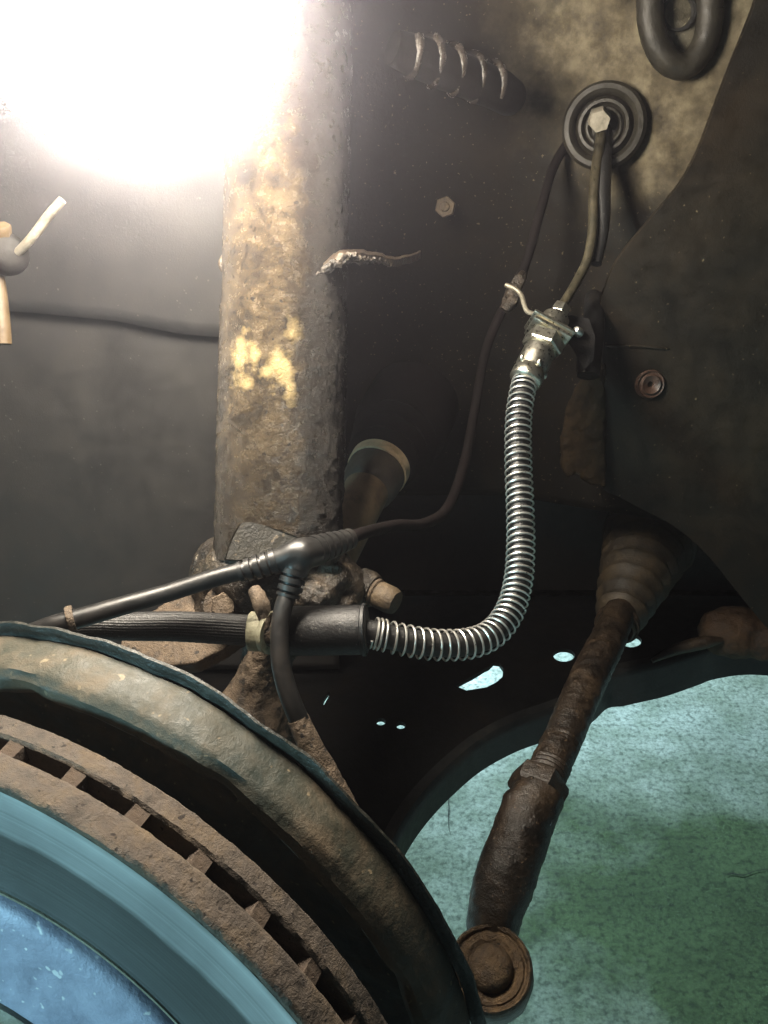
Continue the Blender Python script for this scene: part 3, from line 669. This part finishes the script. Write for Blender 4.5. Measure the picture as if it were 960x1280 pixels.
cap = obj('cap', lathe(hires([(.0184, -.0026), (.0182, .0010), (.0172, .0026), (.0164, .0022), (.0156, .0002), (.0148, .0002), (.0142, .0012), (.0120, .0014), (.0104, .0002), (.0096, -.0004)], .0008), jc, jax, 96, disp=lambda p, a, r, h: (.0003*fbm(p, 150), .0005*fbm(p, 190, 4))), M['tierod_cap'], tr)
obj('dome', lathe([(.0100, -.0004), (.0097, .0026), (.0086, .0054), (.0063, .0077), (.0034, .0088), (1e-5, .0091)], jc, jax, 56, disp=lambda p, a, r, h: (0, .0003*fbm(p, 260, 4))), M['tierod_cap'], cap)
b0 = P(771, 782, .553); b1 = P(806, 690, .615); bax = nrm(b1-b0); bl_ = np.linalg.norm(b1-b0)
prof = [(.0118, -.004), (.0132, -.003), (.0136, .004), (.0120, .005)]
for i in range(7):
    t = i/6; r0 = .0160+.0150*t; h = .007+(bl_-.006)*t
    prof += [(r0-.0028, h), (r0+.0006, h+.0036), (r0+.0014, h+.0060), (r0-.0008, h+.0088)]
prof += [(.034, bl_+.012), (.034, bl_+.06)]
bt = obj('bellows_boot', lathe(prof, b0, bax, 56, disp=lambda p, a, r, h: (.0008*fbm(p, 60), 0)), M['boot'], tr)
obj('clamp', lathe([(.0134, -.001), (.0144, -.001), (.0144, .004), (.0134, .004)], b0, bax, 40), M['arm_rust'], bt)

# ------------------------------------------------------------------ brake hose with its protective spring
PH = [(440, 787, .342, .0050), (466, 791, .342, .0050), (500, 799, .344, .0050), (545, 806, .349, .0050), (588, 804, .356, .0050), (618, 790, .364, .0050), (638, 762, .372, .0050), (648, 725, .380, .0050),
      (651, 680, .389, .0050), (650, 630, .399, .0050), (648, 580, .408, .0050), (648, 530, .417, .0050), (652, 495, .424, .0050), (659, 470, .430, .0050), (668, 450, .434, .0050)]
HS = resample(spline(np.array([np.r_[P(*q[:3]), q[3]] for q in PH]), 24), 400)
bh = thing('brake_hose', P(460, 790, .342), 'black brake hose wrapped in a bright steel coil spring with metal fittings', 'brake hose')
hose = obj('hose', tube(HS[:, :3], HS[:, 3], 20), M['rubber'], bh)
# coil
T, Nn, Bn = frames(HS[:, :3]); sl = np.r_[0, np.cumsum(np.linalg.norm(np.diff(HS[:, :3], axis=0), axis=1))]
s0 = sl[np.argmin(np.linalg.norm(HS[:, :3]-P(465, 791, .342), axis=1))]; s1 = sl[np.argmin(np.linalg.norm(HS[:, :3]-P(657, 474, .429), axis=1))]
turns = []; s = s0; ph = 0.0
path = []; 
ds_ = .00028
while s < s1:
    u = (s-s0)/(s1-s0)
    pitch = np.interp(u, [0, .018, .030, .25, .33, .42, .52, .60, .96, .985, 1], [.0015, .0016, .0038, .0037, .0034, .0031, .0033, .0036, .0037, .0018, .0015])
    c = np.array([np.interp(s, sl, HS[:, k]) for k in range(3)]); i = min(399, int(np.interp(s, sl, np.arange(400))))
    d = math.cos(ph)*Nn[i]+math.sin(ph)*Bn[i]
    path.append(c+d*.00625); step_ = pitch/22; s += step_; ph += 2*math.pi/22*(1+.10*noise.noise(Vector((s*160, 3.1, 0))))
path = np.array(path)
sp_ = obj('coil_spring', tube(path, .00048, 7), M['steel'], bh)
# ferrule, hexagon, clip, union nut
f0 = P(656, 476, .4285); f1 = P(712, 364, .452); fx = nrm(f1-f0); fl_ = np.linalg.norm(f1-f0)
fer = obj('ferrule', lathe([(.0060, -.001), (.0078, 0), (.0083, .0006), (.0083, .0052), (.0076, .0064), (.0076, .0076), (.0083, .0090), (.0082, .0200), (.0074, .0208), (.0070, .0240)], f0, fx, 40), M['zinc'], bh)
for k in range(5):
    t = k*2*math.pi/5+.5
    u_ = nrm(np.cross(fx, [0, 0, 1])); v_ = np.cross(fx, u_)
    dd = math.cos(t)*u_+math.sin(t)*v_
    obj('crimp_dent', blob(0, 0, 0, 1, 1, 1) if False else (lambda VF: (VF[0]*np.array([.0012, .0012, .0022])+f0+fx*.0082+dd*.0078, VF[1]))(lathe([(max(1e-5, math.sin(q)), -math.cos(q)) for q in np.linspace(0, math.pi, 7)], (0, 0, 0), (0, 0, 1), 8)), M['zinc'], fer)
obj('hexagon', hexnut(f0+fx*.0215, fx, .0106, .0075, .25), M['zinc'], bh, 20)
sx_ = nrm(np.cross(fx, FWD)); 
if sx_[0] < 0: sx_ = -sx_
fo_ = np.cross(fx, sx_)
clipc = f0+fx*.0318
obj('retaining_clip', join(box(clipc, sx_*.0108, fo_*.008, fx*.0013, .0005), box(clipc+fx*.0030-sx_*.0005, sx_*.0118, fo_*.0085, fx*.0011, .0005)), M['zinc'], bh)
obj('boss', lathe([(.0060, .0), (.0072, .0005), (.0072, .0075), (.0058, .0090), (.0045, .0092)], f0+fx*.0355, fx, 32), M['zinc'], bh)
obj('union_nut', hexnut(f0+fx*.0455, fx, .0048, .0062, .1), M['zinc'], bh, 20)
# lower sleeve, band, ribbed hose
SV = [P(352, 789, .345), P(400, 788, .343), P(459, 787, .341)]
obj('rubber_sleeve', tube(spline(np.array(SV), 10), [.0088]+[.0100]*18+[.0098, .0092], 36), M['rubber'], bh)
obj('sleeve_lip', lathe([(.0101, 0), (.0106, .0004), (.0106, .0016), (.0100, .0020)], SV[2]-nrm(SV[2]-SV[1])*.0022, nrm(SV[2]-SV[1]), 36), M['rubber'], bh)
bnx = nrm(P(340, 789, .3455)-P(310, 788, .346))
obj('pale_band', lathe([(.0060, 0), (.0076, .0002), (.0080, .0010), (.0080, .0052), (.0076, .0060), (.006, .0062)], P(311, 789, .346), bnx, 36), M['ring'], bh)
obj('band_neck', tube([P(325, 789, .3457), P(356, 789, .3448)], .0066, 24), M['cast'], bh)
obj('bracket_tongue', ptube([(318, 738, .352, .0030), (327, 757, .346, .0034), (331, 776, .341, .0026), (330, 792, .340, .0012)], seg=16, dens=30, disp=lambda p, t, a: .0004*fbm(p, 250)), M['cast'], bh)
obj('spacer_washer', lathe([(.0045, 0), (.0088, .0), (.0090, .001), (.0088, .0022), (.0045, .0022)], P(336, 790, .3452), nrm(bnx+np.array([.0, -.5, .1])), 28), M['ring'], bh)
RB = [(312, 788, .3458, .0062), (280, 786, .345, .0062), (220, 783, .342, .0060), (160, 783, .338, .0056), (110, 782, .334, .0052), (60, 788, .330, .0050)]
obj('ribbed_hose', ptube(RB, seg=160, dens=50, prof=lambda a: 1+.014*math.cos(32*a)), M['rubber'], bh)
# brake pipe to the grommet
pp = thing('brake_pipe', P(712, 362, .453), 'dark metal brake pipe curving up from the union nut to the grommet', 'pipe')
pq = np.vstack([[f0+fx*.046, f0+fx*.053], [P(722, 350, .4555), P(735, 322, .4585), P(741, 285, .462), P(742, 245, .466), P(746, 205, .470), P(751, 172, .474), P(752, 150, .488)]])
obj('pipe', tube(resample(spline(pq, 12), 90), np.linspace(.0024, .0031, 90), 16), M['pipe'], pp)
obj('shadow_shroud', ptube([(745, 330, .463, .0030), (752, 285, .467, .0042), (752, 240, .470, .0050), (753, 200, .474, .0050), (754, 160, .482, .0048)], seg=20, dens=60), M['rubber'], pp)  # dark rubber tube run down along the pipe's shadow band
# mount that carries the clip: bent wire and a bracket bolt
cw = obj('spring_wire_clip', ptube([(632, 356, .462), (645, 362, .46), (652, 370, .458), (655, 380, .455), (659, 389, .452), (668, 393, .448)], .0013, seg=10, dens=50), M['wire'])
tag(cw, 'small bent grey wire clip left of the hose fitting', 'wire clip')
hb = thing('hose_mount', P(700, 405, .455), 'dark bracket holding the hose fitting, with a shiny bolt', 'bracket')
obj('plate', plate([onplane(x, y, P(715, 400, .453), nrm(-ray(715, 400)+.4*fx)) for x, y in ((694, 398), (714, 394), (736, 398), (744, 420), (742, 450), (730, 462), (718, 440), (706, 422))], .003, -ray(715, 400)), M['arm'], hb)
obj('bolt', lathe([(1e-5, .006), (.0014, .0056), (.0022, .004), (.0026, 0)], P(724, 416, .449), nrm(-ray(724, 416)+np.array([-.5, 0, .5])), 20), M['steel'], hb)
obj('arm', ptube([(735, 470, .458, .006), (738, 430, .462, .007), (742, 400, .47, .006), (742, 372, .49, .005)], seg=16, dens=30), M['arm'], hb)

# ------------------------------------------------------------------ forked sensor cable
fc_ = thing('forked_cable', P(372, 694, .338), 'glossy black cable with a moulded three-way joint in front of the strut foot', 'cable')
jb = join(ptube([(330, 706, .3345, .0043), (352, 699, .334, .0050), (374, 692, .3345, .0062), (392, 690, .338, .0060), (402, 687, .341, .0054)], seg=24),
          ptube([(376, 690, .335, .0058), (372, 704, .3345, .0056), (368, 716, .334, .0053)], seg=24), blob(378, 692, .3345, .0066, .0066, .0062))
jo = obj('joint_body', jb, M['rubber_gloss'], fc_); remesh(jo, .0009, 4)
def strain(a, b, r0, r1, n, name):
    a, b = P(*a), P(*b); ax = nrm(b-a); ln = np.linalg.norm(b-a); prof = [(1e-5, 0)]
    for i in range(n):
        t0 = i/n; r = r0+(r1-r0)*t0
        prof += [(r, ln*(i+.02)/n), (r, ln*(i+.62)/n), (r*.78, ln*(i+.66)/n), (r*.78, ln*(i+.96)/n)]
    prof += [(r1, ln*1.0), (r1, ln*1.12), (r1*.6, ln*1.13)]
    return obj(name, lathe(prof, a, ax, 28), M['rubber_gloss'], fc_, 30)
strain((346, 701, .3342), (304, 714, .3340), .0052, .0043, 4, 'strain_relief')
strain((369, 712, .3340), (361, 742, .3335), .0054, .0048, 3, 'strain_relief')
strain((392, 689, .338), (433, 675, .352), .0062, .0044, 5, 'strain_relief')
obj('left_lead', ptube([(310, 712, .3338, .0035), (270, 722, .333, .0036), (210, 741, .330, .0036), (150, 758, .325, .0037), (105, 771, .321, .0038), (70, 780, .318, .0036), (40, 790, .317, .0034)], seg=20, dens=80), M['rubber_gloss'], fc_)
obj('lower_lead', ptube([(362, 738, .3335, .0036), (354, 760, .331, .0036), (350, 785, .329, .0036), (350, 820, .327, .0037), (356, 852, .326, .0038), (367, 884, .326, .0039), (378, 908, .327, .0040)], seg=20, dens=80), M['rubber_gloss'], fc_)
obj('pipe_end', ptube([(372, 898, .3265, .0043), (383, 922, .327, .0046), (400, 955, .328, .0050), (420, 992, .328, .0054), (445, 1040, .328, .0056)], seg=24, dens=60, disp=lambda p, t, a: .0004*fbm(p, 180)), M['cast'], fc_)
obj('right_lead', ptube([(428, 677, .350, .0028), (455, 666, .362, .0027), (495, 657, .385, .0027), (530, 655, .405, .0027), (560, 634, .43, .0027), (580, 580, .455, .0027), (594, 510, .47, .0027), (607, 440, .478, .0027), (628, 388, .480, .0027), (655, 335, .480, .0027), (676, 262, .478, .0027), (690, 214, .486, .0027), (706, 184, .494, .0027), (724, 166, .506, .0027)], seg=14, dens=160), M['boot_dark'], fc_)
obj('lead_clip', lathe([(.0038, 0), (.0050, 0), (.0052, .0006), (.0052, .0020), (.0049, .0026), (.0038, .0026)], P(93, 773, .320), nrm(P(70, 780, .318)-P(105, 771, .321)), 28), M['cast'], fc_)
cb_ = obj('cable_clip', ptube([(630, 388, .476, .003), (640, 372, .476, .0045), (648, 352, .478, .0035), (655, 338, .480, .002)], seg=12, dens=24, disp=lambda p, t, a: .0012*fbm(p, 240)), M['cast_grease'])
tag(cb_, 'grimy clip holding the thin cable beside the bent wire', 'cable clip')

# ------------------------------------------------------------------ brake disc and dust shield share the wheel axis
TH, PHI = .4, .4
cc = np.array([-.1288, -.206, .3088]); ncam = np.array([math.sin(TH)*math.cos(PHI), math.sin(PHI), math.cos(TH)*math.cos(PHI)])
C0 = CAM+cc[0]*RIGHT+cc[1]*UP+cc[2]*FWD; inb = nrm(ncam[0]*RIGHT+ncam[1]*UP+ncam[2]*FWD)
zax = -inb                       # local +z points outboard, to the camera
xax = nrm(np.cross([0, 0, 1], zax)); yax = np.cross(zax, xax)
MW = Matrix([[xax[0], yax[0], zax[0], C0[0]], [xax[1], yax[1], zax[1], C0[1]], [xax[2], yax[2], zax[2], C0[2]], [0, 0, 0, 1]])
R = .1461; HR = .0998
disc = thing('brake_disc', None, 'vented brake disc with rusty rims and a worn grey face, lower left', 'brake disc', mat=MW)
def rim_d(p, a, r, h):
    if r < R-.0025: return (0, 0)
    return (.00035*fbm(p, 240, 5)+.00022*noise.noise(Vector(p*700)), .0002*fbm(p+3, 260))
SEGD = 620
obj('friction_face', lathe([(HR, 0), (.108, 0), (.12, 0), (.13, 0), (.138, 0), (.1425, 0), (.1432, .0002), (.1440, .0)], seg=240), M['disc_face'], disc)
obj('outer_plate', lathe(hires([(.1440, -.0001), (R-.0008, -.0004), (R, -.0016), (R, -.0098), (R-.0008, -.0110)])+[(.125, -.011), (.10, -.011)], seg=SEGD, disp=rim_d), M['rust'], disc)
obj('inner_plate', lathe([(.10, -.0164), (.125, -.0164)]+hires([(R-.0010, -.0164), (R, -.0174), (R, -.0238), (R-.001, -.0247)])+[(.10, -.0247)], seg=SEGD, disp=rim_d), M['rust'], disc)
obj('vent_core', lathe([(.112, -.0108), (.112, -.0166)], seg=96), M['gap'], disc)
obj('turned_lip', lathe([(HR+.0004, -.0001), (HR+.0002, .0006), (HR-.0006, .0007), (HR-.0012, .0003), (HR-.0014, -.0006)], seg=240), M['hub'], disc)
# vanes: one mesh, forty children
vv, vf = grid(lambda u, v: np.zeros(3), [0, 1], [0, 1])
w_ = .0037
VR = np.array([[r, s*w_*(1 if r < .143 else .65), z] for r in (.111, .1418, .1448) for s in (-1, 1) for z in (-.0105, -.0169)])
VF = []
for i in range(2):
    a = i*4; b = a+4
    VF += [(a, b, b+1, a+1), (a+2, a+3, b+3, b+2), (a, a+2, b+2, b), (a+1, b+1, b+3, a+3)]
VF += [(0, 1, 3, 2), (8, 10, 11, 9)]
for v in VR[8:]: v += np.array([random.uniform(-.0004, .0004), random.uniform(-.0005, .0005), 0])
vm = None
for k in range(40):
    if vm is None:
        vo = obj('vane', (VR, VF), M['vane'], disc); vm = vo.data
    else:
        vo = bpy.data.objects.new('vane', vm); COL.objects.link(vo); vo.parent = disc; ORG[vo.name] = np.zeros(3)
    vo.rotation_euler = (0, 0, math.radians(9*k+3.5))
hat = obj('hat', lathe(hires([(HR-.0012, -.0002), (HR-.0014, -.0018), (HR-.0026, -.0020), (HR-.0030, .0010)], .002)+[(.0950, .0030), (.090, .0042), (.084, .0052), (.078, .0060), (.0565, .0080)], seg=200, disp=lambda p, a, r, h: (0, .00025*fbm(p, 60))), M['hat'], disc)
obj('hub_ring', lathe([(.0570, .0070), (.0570, .0095), (.0560, .0105), (.054, .0112), (.052, .0098), (.05, .0095), (.035, .0085), (.034, .03), (1e-5, .03)], seg=160), M['hub'], disc)

shield = thing('dust_shield', None, 'large curved rusty backing shield behind the brake disc', 'dust shield', mat=MW)
def sh_d(p, a, r, h):
    dz = .0005*fbm(p, 36, 4)+.0002*fbm(p, 150, 4)
    if .118 < r < .149:
        for ac in DENTS:
            da = (a-ac+math.pi) % (2*math.pi)-math.pi
            dz -= .0030*math.exp(-(da/.050)**2)*math.exp(-((r-.140)/.007)**2)
    return (.0005*fbm(p+5, 60, 4)+.0002*fbm(p, 170, 3) if r > .138 else 0, dz)
def loc_angle(px, py, off, rr_):
    # angle on the shield under a pixel
    p0 = C0+inb*off; r = ray(px, py); t = np.dot(p0-CAM, inb)/np.dot(r, inb); q = CAM+r*t-C0
    u = nrm(np.cross([0, 0, 1.], [1, 0, 0])); lx, ly = q@xax, q@yax
    # lathe basis for axis (0,0,1): u = z x X
    uu = nrm(np.cross([0, 0, 1], [1, 0, 0])); vv_ = np.cross([0, 0, 1], uu)
    return math.atan2(lx*vv_[0]+ly*vv_[1], lx*uu[0]+ly*uu[1])
DENTS = [loc_angle(85, 880, .057, .13), loc_angle(290, 975, .057, .13), loc_angle(478, 1180, .057, .13)]
obj('dish', lathe([(.06, -.064)]+hires([(.10, -.0640), (.1250, -.0632), (.1320, -.0580), (.1352, -.0490), (.1382, -.0425), (.1422, -.0392), (.1462, -.0396), (.1490, -.0424), (.1504, -.0470), (.1510, -.0520), (.1513, -.0575)], .0013), seg=560, disp=sh_d), M['shield'], shield)
def ed_d(p, a, r, h): return (.0005*fbm(p+5, 70, 4), .0004*fbm(p, 110, 4)+.0012*fbm(p, 36, 5))
obj('rolled_edge', lathe(hires([(.1508, -.0582), (.1520, -.0584), (.1546, -.0580), (.1560, -.0584), (.1562, -.0594), (.1540, -.0606), (.1500, -.0606)], .0009), seg=560, disp=ed_d), M['shield_edge'], shield)
back = obj('back_plate', lathe([(.1500, -.0600), (.137, -.063), (.12, -.071), (.06, -.071)], seg=120), M['shield_edge'], shield)

# ------------------------------------------------------------------ stabiliser link at the left edge
lk = thing('stabiliser_link', P(-6, 320, .36), 'small ball-jointed link with a tan rod at the left picture edge', 'link')
obj('ball_boot', lathe([(1e-5, -.008), (.006, -.007), (.0085, -.003), (.0092, .001), (.0078, .0045), (.0050, .0065), (1e-5, .007)], P(8, 318, .36), nrm([.5, -.7, .3]), 32), mat('link_grey', (.018, .017, .016), (.010, .010, .009), (.03, .028, .026), 60, .7, spec=.2), lk)
obj('rod', ptube([(-4, 335, .362, .0026), (-3, 370, .363, .0040), (0, 405, .364, .0042), (2, 430, .365, .0042)], seg=20), M['tan_rod'], lk)
obj('stud', ptube([(22, 316, .357, .0018), (40, 297, .353, .0020), (62, 268, .350, .0020), (78, 250, .348, .0018)], seg=16), M['wire'], lk)
obj('nut', hexnut(P(4, 298, .357), nrm([.2, -.3, 1]), .0036, .006), M['tan_rod'], lk)

# ------------------------------------------------------------------ lit work lamp hung in the arch
lc = P(158, -22, .272)
wl = thing('work_lamp', lc, 'glaring round work lamp hanging at the top left of the arch', 'work lamp')
gp = [(max(1e-5, .054*math.sin(t)), -.054*math.cos(t)) for t in np.linspace(0, math.pi*.80, 12)]
obj('lit_globe', lathe(gp, lc, (0, 0, 1), 20), M['lit'], wl)
hz = .054*.80
obj('housing', lathe([(.0300, hz-.004), (.0340, hz-.003), (.0340, hz+.012), (.027, hz+.022), (.027, hz+.085), (.020, hz+.095), (1e-5, hz+.096)], lc, (0, 0, 1), 36), M['black'], wl)
hk = [lc+np.array([0, 0, hz+.09]), lc+np.array([0, 0, hz+.12]), lc+np.array([.012, 0, hz+.14]), lc+np.array([.0, 0, hz+.158]), lc+np.array([-.012, 0, hz+.145])]
obj('hook', tube(spline(np.array(hk), 8), .0022, 10), M['wire'], wl)

# ------------------------------------------------------------------ air volume added to stand in for lens bloom round the lamp
hv, hf = box((0, .0, 1.0), (4.4, 0, 0), (0, 4.4, 0), (0, 0, 2.0))
hm = bpy.data.materials.new('bloom_haze_air'); hm.use_nodes = True; nt, N, K = nodes(hm); N.remove(N['Principled BSDF'])
pv = N.new('ShaderNodeVolumePrincipled'); pv.inputs['Color'].default_value = (.86, .85, 1, 1); pv.inputs['Density'].default_value = .12; pv.inputs['Anisotropy'].default_value = .92
K.new(pv.outputs[0], N['Material Output'].inputs['Volume'])
hz_ = obj('bloom_haze', (hv, hf), hm); tag(hz_, kind='stuff')
